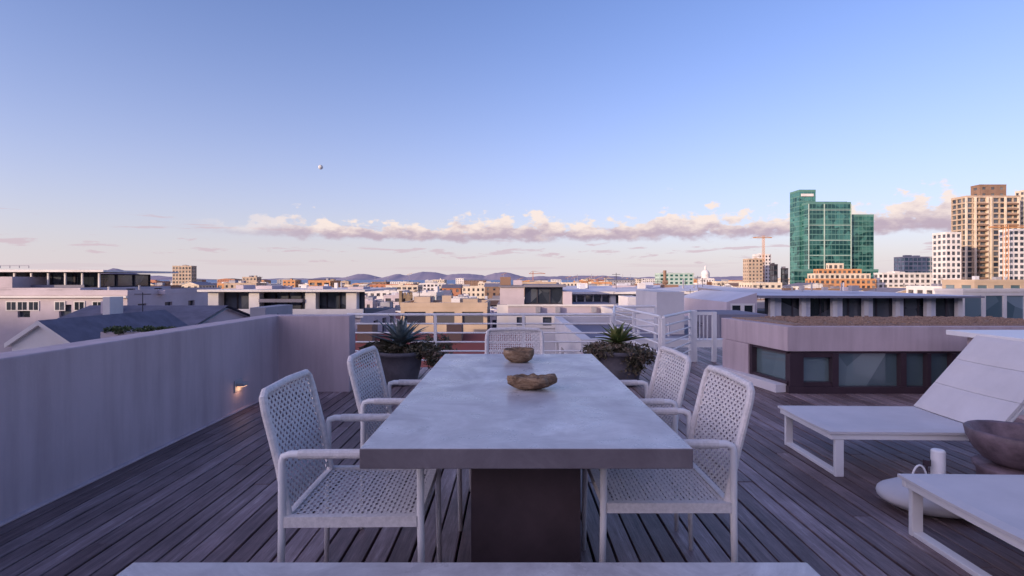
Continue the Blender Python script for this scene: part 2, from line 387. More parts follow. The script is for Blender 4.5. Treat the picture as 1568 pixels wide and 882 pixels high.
planter(1.29,6.2,'agave_y',.42,.29,32,.36,.08,[((-.1,-.05,.42),(.32,.28,.10),2300),((.12,-.12,.37),(.30,.24,.14),2300),((.1,-.2,.25),(.18,.12,.12),600),((-.3,-.1,.38),(.12,.1,.14),500)])

# ------------------------------------------------------------ railings
def railing(name,segs,rails=(.77,.64,.51,.38,.25,.12),top=.77,r=.012):
    m=MB()
    for (p,q) in segs:
        for i,z in enumerate(rails): m.tube([(p[0],p[1],z),(q[0],q[1],z)],.019 if i==0 else r,'white',8)
        L=(Vector(q)-Vector(p)).length; n=max(1,round(L/1.4))
        for i in range(n+1):
            t=i/n; x=p[0]+(q[0]-p[0])*t; y=p[1]+(q[1]-p[1])*t
            m.box(x-.02,x+.02,y-.02,y+.02,-.02,top-.01,'white')
    m.build(name)
railing('terrace_railing',[((-2.35,7.3),(1.42,7.3))])
railing('stair_railing',[((1.45,7.32),(1.86,9.3)),((1.86,9.3),(2.6,9.3)),((1.95,6.75),(1.86,9.25)),((1.98,6.7),(2.75,7.9))],rails=(.78,.66,.54,.42,.30,.18))
mb=MB()
mb.box(2.76,2.86,7.9,8.0,-.02,.79,'white'); mb.box(3.1,3.16,7.9,7.96,-.02,.77,'white'); mb.box(2.865,3.095,7.92,7.95,.72,.77,'white'); mb.box(2.865,3.095,7.92,7.95,.3,.34,'white')
for i in range(3): mb.box(2.9+i*.06,2.915+i*.06,7.925,7.945,.345,.715,'white')
mb.build('white_gate')

# ------------------------------------------------------------ skylight pavilion
P0=Vector((3.06,5.69)); P1=Vector((2.86,7.0))
e=empty('skylight_pavilion')
mb=MB(); mb.prism([P0,(6.55,5.69),(6.55,7.0),P1],.47,.747,'plaster'); mb.build('fascia',e,bevel=.006)
mb=MB(); mb.prism([P0+Vector((.12,.1)),(6.45,5.79),(6.45,6.93),P1+Vector((.12,-.07))],.748,.762,'gravel')
for i in range(1500):
    x=R(3.3,6.4); y=R(5.82,6.88); s=R(.008,.02); mb.prism([(x-s,y-s*.7),(x+s*.8,y-s),(x+s,y+s*.6),(x-s*.6,y+s)],.7625,.763+s*R(.5,1.2),'gravel')
mb.build('gravel_roof',e)
mb=MB(); Q0=P0+Vector((.05,.05)); Q1=P1+Vector((.05,-.05))
mb.prism([Q0+Vector((.02,.03)),(6.5,5.77),(6.5,6.95),Q1+Vector((.03,0))],.0,.469,'glass_sky'); mb.build('glazing',e)
mb=MB()
mb.line((Q0.x-.03,Q0.y),(6.5,5.74),.10,0,.075,'frame'); mb.line((Q0.x,Q0.y),(6.5,5.74),.06,.445,.468,'frame')
for px,w in ((1218,.15),(1277,.07),(1381,.06),(1420,.04),(1458,.05),(1520,.06)):
    x=PX(px,5.73); mb.box(x-w/2,x+w/2,5.70,5.80,.0755,.444,'frame')
x0=PX(1226,5.73);x1=PX(1273,5.73)
mb.box(x0,x1,5.715,5.765,.076,.125,'frame'); mb.box(x0,x1,5.715,5.765,.40,.444,'frame')
d=(Q1-Q0)
mb.line(Q0,Q0+d*.5,.07,.10,.13,'frame'); mb.line(Q0,Q0+d*.5,.07,.44,.467,'frame'); mb.line(Q0+d*.5,Q0+d*.54,.08,.0,.467,'frame')
mb.build('window_frames',e)
mb=MB(); mb.line(Q0+d*.545,Q1,.12,0,.468,'plaster'); mb.line(P0+Vector((-.04,.06)),P1+Vector((-.04,0)),.14,0,.095,'plaster_lt'); mb.build('side_wall',e,bevel=.004)
mb=MB(); mb.box(4.49,6.55,4.45,5.3,.70,.75,'white'); mb.box(4.62,6.5,4.6,5.2,0,.699,'plaster'); mb.build('bar_counter',bevel=.005)

# ------------------------------------------------------------ loungers
def lounger(cx,cy,rot):
    e=empty('sun_lounger',(cx,cy,0),rot)
    w=.66; L=1.02; z=.285
    f=MB(); t=.028
    f.box(0,1.85,0,t,z-.045,z-.008,'white'); f.box(0,1.85,w-t,w,z-.045,z-.008,'white'); f.box(0,t,t+.001,w-t-.001,z-.044,z-.008,'white'); f.box(1.85-t,1.85,t+.001,w-t-.001,z-.044,z-.008,'white')
    for x in (.03,1.55):
        f.box(x,x+.055,0.004,.03,0.0,z-.046,'white'); f.box(x,x+.055,w-.03,w-.004,0.0,z-.046,'white'); f.box(x+.002,x+.053,.031,w-.031,0.001,.026,'white')
    f.build('frame',e,bevel=.004)
    c=MB(); k=c.mi('fabric')
    def pad(xa,za,xb,zb,th,sag):
        dv=Vector((xb-xa,0,zb-za)); Ln=dv.length; dv.normalize(); nn=Vector((-dv.z,0,dv.x)); NU=max(6,int(Ln/.05)); NV=14; i0=len(c.v)
        for side in (1,0):
            for i in range(NU+1):
                for j in range(NV+1):
                    u=i/NU; q=j/NV; y=-.012+q*(w+.024); ex=min(u,1-u)*Ln; ey=min(q,1-q)*w
                    puff=min(1,ex/.03)*min(1,ey/.03)
                    h=(th if side else 0)-sag*(4*q*(1-q))*(1 if side else .8)+(puff*.006 if side else 0)
                    h+=.0035*noise.noise(Vector((xa*5+u*Ln*7,y*5,za*9)))*puff
                    p=Vector((xa,0,za))+dv*(u*Ln)+nn*h; c.v.append((p.x,y,p.z))
        S=(NU+1)*(NV+1); id=lambda s_,i,j:i0+(0 if s_ else S)+i*(NV+1)+j
        for i in range(NU):
            for j in range(NV):
                c.f.append((id(1,i,j),id(1,i+1,j),id(1,i+1,j+1),id(1,i,j+1))); c.m.append(k)
                c.f.append((id(0,i,j),id(0,i,j+1),id(0,i+1,j+1),id(0,i+1,j))); c.m.append(k)
        for i in range(NU):
            for j in (0,NV): c.f.append((id(1,i,j),id(1,i+1,j),id(0,i+1,j),id(0,i,j))); c.m.append(k)
        for j in range(NV):
            for i in (0,NU): c.f.append((id(1,i,j),id(1,i,j+1),id(0,i,j+1),id(0,i,j))); c.m.append(k)
    pad(-.012,z-.006,L,z-.006,.016,.006)
    bx0,bz0=L+.012,z+.004; A=math.radians(49)
    for s0,s1 in ((0,.24),(.243,.48),(.483,.72)):
        pad(bx0+s0*math.cos(A),bz0+s0*math.sin(A),bx0+s1*math.cos(A),bz0+s1*math.sin(A),.018,.012)
    o=c.build('sling',e,smooth=False)
    g=MB()
    for y in (.02,w-.02):
        g.tube([(bx0+.02,y,bz0-.03),(bx0+.72*math.cos(A)+.02,y,bz0+.72*math.sin(A)-.02)],.014,'white',8)
        g.tube([(bx0+.45*math.cos(A)+.02,y,bz0+.45*math.sin(A)-.03),(bx0+.62,y,z-.03)],.011,'white',8)
    g.tube([(bx0+.70*math.cos(A)+.02,.02,bz0+.70*math.sin(A)-.03),(bx0+.70*math.cos(A)+.02,w-.02,bz0+.70*math.sin(A)-.03)],.014,'white',8)
    g.build('back_support',e)
lounger(2.05,3.29,math.radians(-1.5)); lounger(1.93,1.90,math.radians(-1.5))

e=empty('stone_side_table')
mb=MB(); mb.lathe([(0,0),(.2,0),(.21,.03),(.185,.1),(.19,.16),(.205,.19),(.195,.198),(0,.198)],(2.9,2.93,.001),'stone',40,.012,6,1,1,4); mb.build('stump',e,smooth=True)
mb=MB(); mb.lathe([(0,0),(.09,0),(.16,.035),(.205,.09),(.232,.15),(.238,.195),(.225,.205),(.205,.195),(.18,.13),(.12,.07),(0,.05)],(2.9,2.93,.2),'stone',48,.008,7,1,1,2); mb.build('stone_basin',smooth=True)
mb=MB()
mb.lathe([(0.001,0)]+[(.28*math.sin(a)**.6,.068-.068*math.cos(a)) for a in [math.pi*i/14 for i in range(1,14)]]+[(0.001,.136)],(2.36,2.84,.002),'fabric',40,.02,3,1.08,.75,5)
mb.tube([(2.26+.045*math.cos(a),2.84,.13+.11*math.sin(a)) for a in [math.pi*i/12 for i in range(13)]],.005,'white',8)
mb.build('floor_pouf',smooth=True)
mb=MB(); mb.lathe([(0,0),(.036,0),(.036,.25),(.03,.258),(0,.258)],(2.53,3.04,.002),'white',24); mb.tube([(2.455,3.03,.17),(2.455,3.03,.205)],.02,'frame',10); mb.tube([(2.455,3.03,0),(2.455,3.03,.17)],.006,'frame',8); mb.build('outdoor_lantern')

# ------------------------------------------------------------ near city buildings
GZ=-20
mb=MB(); Y=50
mb.block(-78,PX(195,Y),Y,Y+16,GZ,PZ(452,Y),3.3,4.2,.3,.38,'c_mauve','glass','r_grey',.5,roofbits=1)
mb.block(-78,PX(115,Y),Y+.6,Y+14,PZ(452,Y)+.01,PZ(441,Y),1,5,.3,.4,'c_mauve','glass','r_grey',.0,roofbits=0)
for px in (18,35,52,92,122,150):
    xx=PX(px,Y); mb.box(xx-.55,xx+.55,Y-.06,Y-.005,PZ(476,Y),PZ(461,Y),'c_white'); mb.box(xx-.43,xx-.04,Y-.075,Y-.061,PZ(474.5,Y),PZ(462.5,Y),'glass'); mb.box(xx+.04,xx+.43,Y-.075,Y-.061,PZ(474.5,Y),PZ(462.5,Y),'glass')
mb.box(-78,PX(197,Y),Y-.35,Y-.08,PZ(456,Y),PZ(453,Y),'c_white')
mb.clutter(-46,-39,Y+1,Y+5,PZ(452,Y),7); mb.build('apartment_building')
mb=MB(); Y=55
mb.facade((-80,Y),(1,0),80+PX(150,Y),PZ(441,Y),PZ(417,Y),14,1,.93,.86,.1,'c_dark','glass'); mb.facade((PX(150,Y),Y),(0,1),8,PZ(441,Y),PZ(419,Y),3,1,.9,.8,.1,'c_dark','glass')
mb.prism([(-82,Y-2),(PX(158,Y-2),Y-2),(PX(158,Y-2),Y+10),(-82,Y+10)],PZ(417,Y)+.01,[PZ(411.5,Y),PZ(417.5,Y)+.25,PZ(417.5,Y)+.25,PZ(411.5,Y)],'c_white')
for i in range(30):
    xx=-80+i*1.0; mb.box(xx,xx+.04,Y-1,Y-.96,PZ(411,Y),PZ(407,Y),'r_grey')
mb.box(-80,-51,Y-1,Y-.95,PZ(407.5,Y),PZ(407,Y),'r_grey')
for i in range(6):
    xx=PX(20+i*26,Y-1.5); mb.box(xx,xx+.15,Y-1.5,Y-1.35,PZ(441,Y),PZ(418,Y),'c_white')
mb.box(-80,PX(150,Y),Y-1.8,Y-1.7,PZ(441,Y),PZ(436,Y),'r_grey')
mb.build('glass_penthouse')
mb=MB(); mb.gable(PX(18,20),PX(108,20),20,27,GZ,-1.2,-.42,'c_white','r_slate','y',.15); mb.build('gabled_house')
mb=MB(); mb.gable(-26.5,-18.3,28,37,GZ,PZ(512,28),PZ(470,32.5),'c_mauve','r_slate','x',.3)
mb.box(-24.9,-24.2,31,31.8,-2,-.05,'c_mauve'); mb.box(PX(85,26),PX(97,26),29,30,-2,PZ(455,29),'c_white'); mb.tube([(-22,30.5,-1.2),(-22,30.5,.5)],.03,'c_dark',4); mb.tube([(-22.5,30.5,.4),(-21.5,30.5,.4)],.02,'c_dark',4); mb.build('slate_roof_house')
mb=MB(); Y=40
a=PX(310,Y);b=PX(552,Y)
mb.block(a,b,Y,Y+12,GZ,PZ(484,Y),3.1,3.2,.5,.5,'c_mauve','glass','r_grey',0,roofbits=0)
mb.box(a-.3,b+.3,Y-.35,Y-.1,PZ(486,Y),PZ(473,Y),'c_white')
mb.facade((a,Y+1.2),(1,0),b-a,PZ(484,Y)+.01,PZ(447,Y),12,1,.93,.9,.12,'c_dark','glass')
mb.box(a-.3,b+.4,Y-.2,Y+11,PZ(447,Y)+.01,PZ(443.5,Y),'c_white')
for px in (315,378,465,528): 
    mb.box(PX(px,Y),PX(px+16,Y),Y+.3,Y+1.1,PZ(484,Y)+.02,PZ(447,Y),'c_white')
mb.box(PX(395,Y),PX(462,Y),Y+.1,Y+.9,PZ(463,Y),PZ(458,Y),'r_grey')
for p0,p1,t in ((340,352,437),(372,398,438),(455,480,439),(520,545,440)): mb.box(PX(p0,Y),PX(p1,Y),Y+2,Y+4,PZ(443.5,Y)+.01,PZ(t,Y),'c_mauve')
mb.clutter(a+1,b-1,Y+4,Y+8,PZ(443.5,Y),9,.5); mb.build('modern_apartment_block')
# centre building
mb=MB(); Y=45
a=PX(778,Y);b=PX(938,Y)
mb.box(a-1,b+.5,Y+.5,Y+14,GZ,PZ(467,Y),'c_white','r_grey')
mb.box(a,b,Y,Y+.49,GZ,PZ(504,Y),'c_white')
mb.facade((a,Y),(1,0),b-a,PZ(503,Y),PZ(482,Y),4,1,.34,.62,.2,'c_white','glass')
mb.box(a,b,Y,Y+.49,PZ(482,Y)+.003,PZ(467,Y),'c_mauve'); mb.box(a-.1,b+.1,Y-.12,Y-.003,PZ(469,Y),PZ(466,Y),'c_white')
mb.box(PX(765,Y),PX(803,Y),Y+1,Y+10,PZ(492,Y),PZ(440,Y),'c_mauve'); mb.box(PX(763,Y),PX(806,Y),Y+.8,Y+10.2,PZ(440,Y)+.003,PZ(437.5,Y),'r_grey')
mb.facade((PX(804,Y),Y+1.4),(1,0),PX(864,Y)-PX(804,Y),PZ(467,Y)+.01,PZ(440,Y),3,1,.93,.92,.1,'c_dark','glass')
mb.box(PX(803,Y),PX(868,Y),Y+.6,Y+9,PZ(440,Y)+.01,PZ(436,Y),'r_grey')
mb.box(PX(765,Y),PX(782,Y),Y+2,Y+4,PZ(437,Y),PZ(424,Y),'c_brown')
mb.box(PX(786,Y),PX(800,Y),Y+2,Y+4,PZ(437,Y),PZ(429,Y),'c_mauve')
mb.box(PX(864,Y),PX(878,Y),Y+1,Y+10,PZ(467,Y)+.01,PZ(447,Y),'c_mauve')
for px in (820,850,905): mb.box(PX(px,Y),PX(px+7,Y),Y-.5,Y-.02,PZ(478,Y),PZ(470,Y),'c_grey')
mb.build('white_apartment_building')
mb=MB(); Y=52
a=PX(870,Y);b=PX(1150,Y)
mb.box(a,b,Y,Y+14,GZ,PZ(475,Y),'c_mauve')
for k in range(3):
    p0=870+k*72; p1=p0+64
    mb.facade((PX(p0,Y),Y-.02-k*.01),(1,0),PX(p1,Y)-PX(p0,Y),PZ(467,Y),PZ(450,Y),5,1,.86,.72,.25,'c_white','glass')
    mb.box(PX(p1,Y),PX(p0+72,Y),Y-.3,Y+.3,PZ(470,Y),PZ(446,Y),'c_white')
    mb.box(PX(p0,Y),PX(p1,Y),Y-.5,Y-.05,PZ(475,Y)+.003,PZ(467.2,Y),'r_white')
mb.facade((PX(1086,Y),Y),(1,0),b-PX(1086,Y),PZ(475,Y)+.003,PZ(450,Y),4,1,.7,.6,.2,'c_mauve','glass')
mb.box(a,b,Y+.5,Y+13,PZ(475,Y)+.01,PZ(450,Y)-.01,'c_mauve')
for k in range(4):
    p0=866+k*72; q=PX(p0,Y); r=PX(p0+71,Y)
    mb.prism([(q,Y-.9),(r,Y-.9),(r,Y+14),(q,Y+14)],PZ(450,Y)+.01,[PZ(447,Y),PZ(446-k,Y),PZ(437-k*.5,Y+14),PZ(438,Y+14)],'c_white','r_white')
mb.clutter(a+1,b-1,Y+4,Y+9,PZ(444,Y),14,.9)
mb.build('long_roof_building')
mb=MB(); Y=38
mb.block(PX(945,Y),PX(1102,Y),Y,Y+9,GZ,PZ(482,Y),3,3,.4,.45,'c_white','glass','r_grey',.3,roofbits=1); mb.clutter(PX(950,Y),PX(1095,Y),Y+1,Y+6,PZ(482,Y),9,.7); mb.build('white_town_building')
# colonnade building on right
mb=MB(); Y=30
a=PX(1175,Y);b=PX(1478,Y)
mb.box(a-.5,b+.3,Y-.2,Y+9,GZ,PZ(487,Y),'c_mauve')
mb.facade((a,Y+.3),(1,0),b-a,PZ(487,Y)+.003,PZ(456,Y),14,1,.93,.92,.08,'c_dark','glass')
for i in range(7):
    xx=a+.15+i*(b-a-.6)/6; mb.box(xx,xx+.26,Y-.05,Y+.22,PZ(487,Y)+.004,PZ(456,Y),'c_white')
    if i<6: mb.box(xx+.26,xx+.26+R(.3,.6),Y+.1,Y+.2,PZ(487,Y)+.004,PZ(457,Y),'r_white')
mb.prism([(a-.8,Y-.7),(b+.5,Y-.7),(b+.5,Y+9),(a-.8,Y+9)],PZ(456,Y)+.01,[PZ(452,Y),PZ(453,Y),PZ(446,Y+9),PZ(440,Y+9)],'r_grey','r_white')
mb.prism([(a-2.6,Y-.5),(a-.85,Y-.5),(a-.85,Y+8),(a-2.6,Y+8)],GZ,[PZ(462,Y),PZ(448,Y),PZ(448,Y),PZ(462,Y)],'c_mauve','r_white')
mb.facade((a-2.4,Y-.56),(1,0),1.4,PZ(486,Y),PZ(464,Y),2,1,.7,.7,.05,'c_white','glass')
mb.clutter(a+1,b-1,Y+3,Y+7,PZ(448,Y),12,.45)
mb.build('colonnade_building')
mb=MB(); Y=36
mb.block(PX(1475,Y),PX(1700,Y),Y,Y+2.4,GZ,PZ(447,Y),2.2,1.5,.84,.74,'c_white','blueglass','r_grey',.2,.1,roofbits=0); mb.build('glass_office_building')
mb=MB(); Y=60
mb.block(PX(1492,Y),PX(1720,Y),Y,Y+4.5,GZ,PZ(432,Y),2.2,2.0,.6,.62,'c_beige','blueglass','r_grey',.3,.1,roofbits=0); mb.clutter(PX(1495,Y),PX(1568,Y),Y+1,Y+3,PZ(432,Y),8,.8); mb.build('beige_office_building')
mb=MB(); mb.tube([(PX(1018,70),70,GZ),(PX(1018,70),70,PZ(414,70))],.22,'c_brown',8); mb.tube([(PX(1015,70),70,PZ(432,70)),(PX(1022,70),70,PZ(432,70))],.3,'c_brown',8); mb.build('chimney_flue')
# church tower
mb=MB(); Y=150;a=PX(613,Y);b=PX(637,Y)
mb.facade((a,Y),(1,0),b-a,GZ,PZ(452,Y),2,4,.28,.5,.4,'c_stone','c_dark'); mb.box(a,b,Y+.41,Y+5,GZ,PZ(452,Y),'c_stone')
for i in range(5):
    xx=a+i*(b-a-.6)/4; mb.box(xx,xx+.6,Y,Y+.6,PZ(452,Y)+.003,PZ(448.5,Y),'c_stone'); mb.box(xx,xx+.6,Y+4.3,Y+4.9,PZ(452,Y)+.003,PZ(448.5,Y),'c_stone')
for xx in (a-.3,b-.5): mb.prism([(xx,Y-.3),(xx+.8,Y-.3),(xx+.8,Y+.5),(xx,Y+.5)],GZ,PZ(445,Y),'c_stone')
mb.build('church_tower')
def B(name,p0,p1,pt,Y,dep,**k):
    m=MB(); m.block(PX(p0,Y),PX(p1,Y),Y,Y+dep,GZ,PZ(pt,Y),**k); return m.build(name)
B('glass_office_block',632,668,452,110,12,fl=2.6,bay=1.5,wf=.8,hf=.75,mw='c_white',mg='blueglass')
B('department_store',672,764,440,330,30,fl=3.2,bay=3,wf=.45,hf=.55,mw='c_cream')
B('brick_warehouse',566,628,437,360,30,fl=3.2,bay=3.5,wf=.4,hf=.5,mw='c_terracotta',mr='r_white')
B('city_office_block',556,612,447,260,25,fl=3.0,bay=3,wf=.55,hf=.5,mw='c_white')
B('apartment_tower',264,293,408,420,7,fl=3.0,bay=2.6,wf=.6,hf=.6,mw='c_beige')
B('hotel_block',371,393,425,420,8,fl=3,bay=3,wf=.5,hf=.5,mw='c_beige')
B('hotel_block',433,452,430,430,10,fl=3,bay=3,wf=.5,hf=.5,mw='c_orange')
B('greenish_office_block',1010,1062,419,450,15,fl=3.2,bay=4,wf=.6,hf=.5,mw='c_greenwhite',mg='greenglass')
B('beige_tower',1146,1168,397,420,10,fl=3,bay=3,wf=.5,hf=.5,mw='c_beige')
B('white_tower',1162,1181,390,450,12,fl=3,bay=2.6,wf=.5,hf=.5,mw='c_white')
B('dark_slab_tower',1185,1191,406,300,5,fl=3,bay=3,wf=.9,hf=.8,mw='c_dark',mg='glass')
B('dark_slab_tower',1201,1207,412,300,4,fl=3,bay=3,wf=.9,hf=.8,mw='c_dark',mg='glass')
# green glass tower
e=empty('green_glass_tower'); Y=350
for nm,p0,p1,pt,yy,d in (('core',1224,1249,293,Y+2,12),('main_block',1238,1303,312,Y-6,16),('side_block',1303.5,1338,331,Y-4,12),('podium',1216,1345,415,Y-10,3.5)):
    m=MB(); m.block(PX(p0,yy),PX(p1,yy),yy,yy+d,GZ,PZ(pt,yy),fl=3.4,bay=2.7,wf=.93,hf=.82,mw='c_greenframe',mg='greenglass',mr='r_grey',par=1.2,dep=.12,roofbits=0); m.build(nm,e)
m=MB(); yy=Y-6.4
m.box(PX(1242,yy),PX(1300,yy),yy+2,yy+14,PZ(312,yy),PZ(308,yy),'greenglass'); m.box(PX(1227,Y+1.5),PX(1246,Y+1.5),Y+1.5,Y+1.9,PZ(300,Y),PZ(296,Y),'c_white')
for px in (1238,1262,1303): m.box(PX(px,yy),PX(px+1.2,yy),yy,yy+.35,GZ,PZ(312,yy),'c_greenwhite')
z=PZ(415,yy)
while z<PZ(318,yy):
    m.box(PX(1238,yy)+.6,PX(1303,yy),yy+.2,yy+.34,z,z+.35,'c_greenwhite'); z+=10.2
m.build('roof_crown',e)
m=MB(); Y=300
for i,(p0,p1,pt) in enumerate(((1248,1342,428),(1250,1336,420),(1258,1325,413),(1276,1300,404))):
    m.block(PX(p0,Y),PX(p1,Y),Y+i*1.6,Y+10-i*1,GZ if i==0 else PZ((428,420,413)[i-1],Y)+.1,PZ(pt,Y),3.0,3.0,.62,.6,'c_orange' if i%2==0 else 'c_cream','glassfar','c_cream',.5,roofbits=0)
m.build('stepped_terracotta_apartments')
B('white_grid_apartments',1352,1450,419,310,8,fl=3.0,bay=3.2,wf=.66,hf=.6,mw='c_white')
B('grey_glass_office',1385,1432,394,430,12,fl=3.5,bay=3.5,wf=.85,hf=.7,mw='c_grey',mg='blueglass')
# right towers
e=empty('residential_tower'); Y=300
m=MB(); m.block(PX(1480,Y),PX(1562,Y),Y,Y+10.5,GZ,PZ(302,Y),fl=3.1,bay=4.0,wf=.90,hf=.72,mw='c_beige',mg='towerglass',par=1,dep=.8,roofbits=0)
for px in (1480,1494,1513,1518,1540,1560):
    xx=PX(px,Y-.6); m.box(xx-.42,xx+.42,Y-.9,Y-.01,GZ,PZ(302,Y),'c_cream')
for i in range(0,21,1):
    z=GZ+i*3.1+3; 
    if z>PZ(306,Y): break
    m.box(PX(1496,Y),PX(1511,Y),Y-1.2,Y-.02,z,z+1.0,'c_brown'); m.box(PX(1542,Y),PX(1557,Y),Y-1.2,Y-.02,z,z+1.0,'c_brown')
m.build('tower_block',e)
m=MB(); m.block(PX(1505,Y),PX(1546,Y),Y+2,Y+8,PZ(302,Y),PZ(283,Y),fl=4,bay=5,wf=.4,hf=.4,mw='c_brown',roofbits=0); m.build('plant_room',e)
B('white_residential_tower',1449,1472,357,270,9,fl=3.0,bay=2.6,wf=.66,hf=.6,mw='c_white',mg='towerglass',roofbits=0)
B('white_residential_tower',1552,1640,352,262,8,fl=3.0,bay=3.0,wf=.7,hf=.6,mw='c_white',mg='towerglass',roofbits=0)
B('residential_tower_annex',1569,1640,292,306,6,fl=3.0,bay=3.4,wf=.6,hf=.55,mw='c_cream',roofbits=0)
def crane(px,pt,Y,p0,p1,pj,mat='c_orange'):
    m=MB(); x=PX(px,Y); w=.7
    for dx in (-w,w):
        for dy in (-w,w): m.tube([(x+dx,Y+dy,GZ),(x+dx,Y+dy,PZ(pt,Y))],.16,mat,5)
    z=GZ
    while z<PZ(pt,Y)-2: m.tube([(x-w,Y-w,z),(x+w,Y-w,z+2)],.1,mat,4); z+=2
    zj=PZ(pj,Y); m.tube([(PX(p0,Y),Y,zj),(PX(p1,Y),Y,zj)],.35,mat,5); m.tube([(PX(p0,Y),Y,zj+.2),(x,Y,PZ(pt,Y)),(PX(p1,Y),Y,zj+.2)],.14,mat,4)
    m.build('tower_crane')
crane(1169,361,440,1153,1182,364); crane(816,415,600,810,835,419,'c_terracotta'); crane(1540,344,255,1514,1600,348)
m=MB(); Y=560; cx=PX(1080,Y)
m.block(PX(1064,Y),PX(1099,Y),Y-10,Y+6,GZ,PZ(434,Y),4,4,.4,.5,'c_white',roofbits=0)
m.block(cx-7,cx+7,Y-6,Y+5,PZ(434,Y),PZ(427,Y),4,3,.4,.5,'c_white',roofbits=0)
m.lathe([(4.5,PZ(427,Y)),(4.5,PZ(421,Y)),(4.8,PZ(420.5,Y))]+[(4.6*math.cos(t),PZ(420.5,Y)+5.4*math.sin(t)) for t in [i*math.pi/2/8 for i in range(8)]]+[(1,PZ(413,Y)),(1,PZ(410,Y)),(.05,PZ(406,Y))],(cx,Y,0),'c_white',20)
m.build('domed_city_hall')

used=[]
pal=['c_white','c_mauve','c_grey','c_beige','c_cream','c_white','c_brown']
def scatter(n,Y0,Y1,pa,pb,ta,tb,wa,wb,name=None,one=None,pal=pal,red=.2):
    tries=0;k=0
    while k<n and tries<n*12:
        tries+=1
        Y=Y0+(Y1-Y0)*random.random()**.8; w=R(wa,wb); d=R(wa,wb)*.8; px=R(pa,pb); x0=PX(px,Y); zt=PZ(R(ta,tb),Y)
        if zt<GZ+3: zt=GZ+R(3,8)
        if any(x0<u[1]+1 and x0+w>u[0]-1 and Y<u[3]+1 and Y+d>u[2]-1 for u in used): continue
        used.append((x0,x0+w,Y,Y+d)); m=one or MB(); c=random.choice(pal)
        if random.random()<red:
            m.block(x0,x0+w,Y,Y+d,GZ,zt-1.6,3.1,3.3,R(.3,.5),R(.4,.55),c,par=0,roofbits=0); 
            m.gable(x0-.1,x0+w+.1,Y-.1,Y+d+.1,zt-1.59,zt-1.5,zt+.3,c,random.choice(['r_red','r_slate','c_brown','r_grey']),random.choice('xy'))
        else:
            m.block(x0,x0+w,Y,Y+d,GZ,zt,3.1,R(2.8,3.8),R(.35,.75),R(.4,.6),c,mr=random.choice(['r_grey','r_white','c_grey','c_brown']),roofbits=random.choice([1,2,3]))
            if Y<260: m.clutter(x0+1,x0+w-2,Y+1,Y+d-2,zt,5,1+Y/250)
        if one is None: m.build(name)
        k+=1
used+= [(-60,-38,50,70),(PX(613,150)-2,PX(637,150)+2,148,157),(PX(632,110)-1,PX(668,110)+1,108,124),(PX(560,150),PX(613,150),60,150)]
scatter(12,62,100,160,760,466,486,7,12,'town_house')
scatter(22,120,240,120,780,446,466,9,17,'town_house',red=.35)
scatter(8,75,130,780,1200,452,470,9,16,'town_house')
scatter(16,150,250,780,1600,438,450,10,20,'office_building')
used+=[(PX(p0,Y),PX(p1,Y),Y-2,Y+32) for p0,p1,Y in ((672,764,330),(566,628,360),(556,612,260),(264,302,420),(371,401,420),(433,462,430),(1000,1062,450),(1137,1181,420),(1181,1210,300),(1205,1350,335),(1235,1342,300),(1340,1450,310),(1371,1432,430),(1428,1700,270),(1062,1099,545))]
warm=['c_cream','c_beige','c_white','c_orange','c_terracotta','c_cream','c_white','c_grey','c_brown']
one=MB(); scatter(140,265,520,60,1240,431,452,10,24,one=one,pal=warm,red=.3)
scatter(150,520,1300,-50,1500,426,438,14,38,one=one,pal=warm,red=.25); one.build('distant_city_buildings')
one=MB()
for i in range(30):
    Y=R(1150,1350); x=PX(R(500,1150),Y); z=PZ(R(419,427),Y); one.tube([(x,Y,GZ),(x,Y,z)],.5,'c_grey',5)
    if i%2: one.tube([(x-6,Y,z-3),(x+8,Y,z+2)],.4,'c_orange',4)
one.build('harbour_masts')
m=MB(); Y=2200; a=PX(940,Y); m.prism([(a,Y),(a+8,Y-8),(a+95,Y-8),(a+105,Y),(a+95,Y+8),(a+8,Y+8)],GZ+.5,GZ+11,'c_white'); m.box(a+15,a+85,Y-6,Y+6,GZ+11.01,GZ+18,'c_white'); m.box(a+30,a+70,Y-5,Y+5,GZ+18.01,GZ+22,'c_white'); m.box(a+55,a+61,Y-2,Y+2,GZ+22.01,GZ+27,'c_orange'); m.build('white_ship')

def tree(x,y,z0,h,r,n=1800,mat='leaf'):
    m=MB(); m.tube([(x,y,z0),(x+.1,y,z0+h*.5),(x,y+.1,z0+h*.75)],[h*.03,h*.022,h*.012],'bark',7)
    for i in range(5):
        a=i*1.3; m.tube([(x,y,z0+h*.45),(x+math.cos(a)*r*.6,y+math.sin(a)*r*.6,z0+h*(.7+.04*i))],[h*.014,h*.005],'bark',5)
    for i in range(9):
        a=R(0,6.28);rr=R(0,.6)*r; clump(m,(x+math.cos(a)*rr,y+math.sin(a)*rr,z0+h*R(.62,.88)),(r*R(.35,.55),r*R(.35,.55),h*R(.1,.16)),n//9,mat,r*.07,shell=.3)
    m.build('leafy_tree')
tree(PX(712,190),190,GZ,13,5)
for px,Y,pt,r in ((1030,48,452,1.3),(1052,49,454,1.3),(1085,47,457,1.6),(960,49,457,1.2),(225,62,484,1.6),(1110,46,458,1.2),(690,75,488,2.2),(575,70,490,2.0)):
    h=PZ(pt,Y)-GZ; tree(PX(px,Y),Y,GZ,h,r*1.1,1500)
m=MB()
for i in range(22):
    px=168+i*4.8; clump(m,(PX(px,17),17+R(-.4,.4),PZ(506+R(-4,3),17)),(R(.1,.22),.18,R(.05,.13)),110,'leaf',.05)
m.box(PX(165,17),PX(275,17),16.7,17.4,GZ,PZ(507,17),'c_mauve'); m.build('rooftop_shrubs')
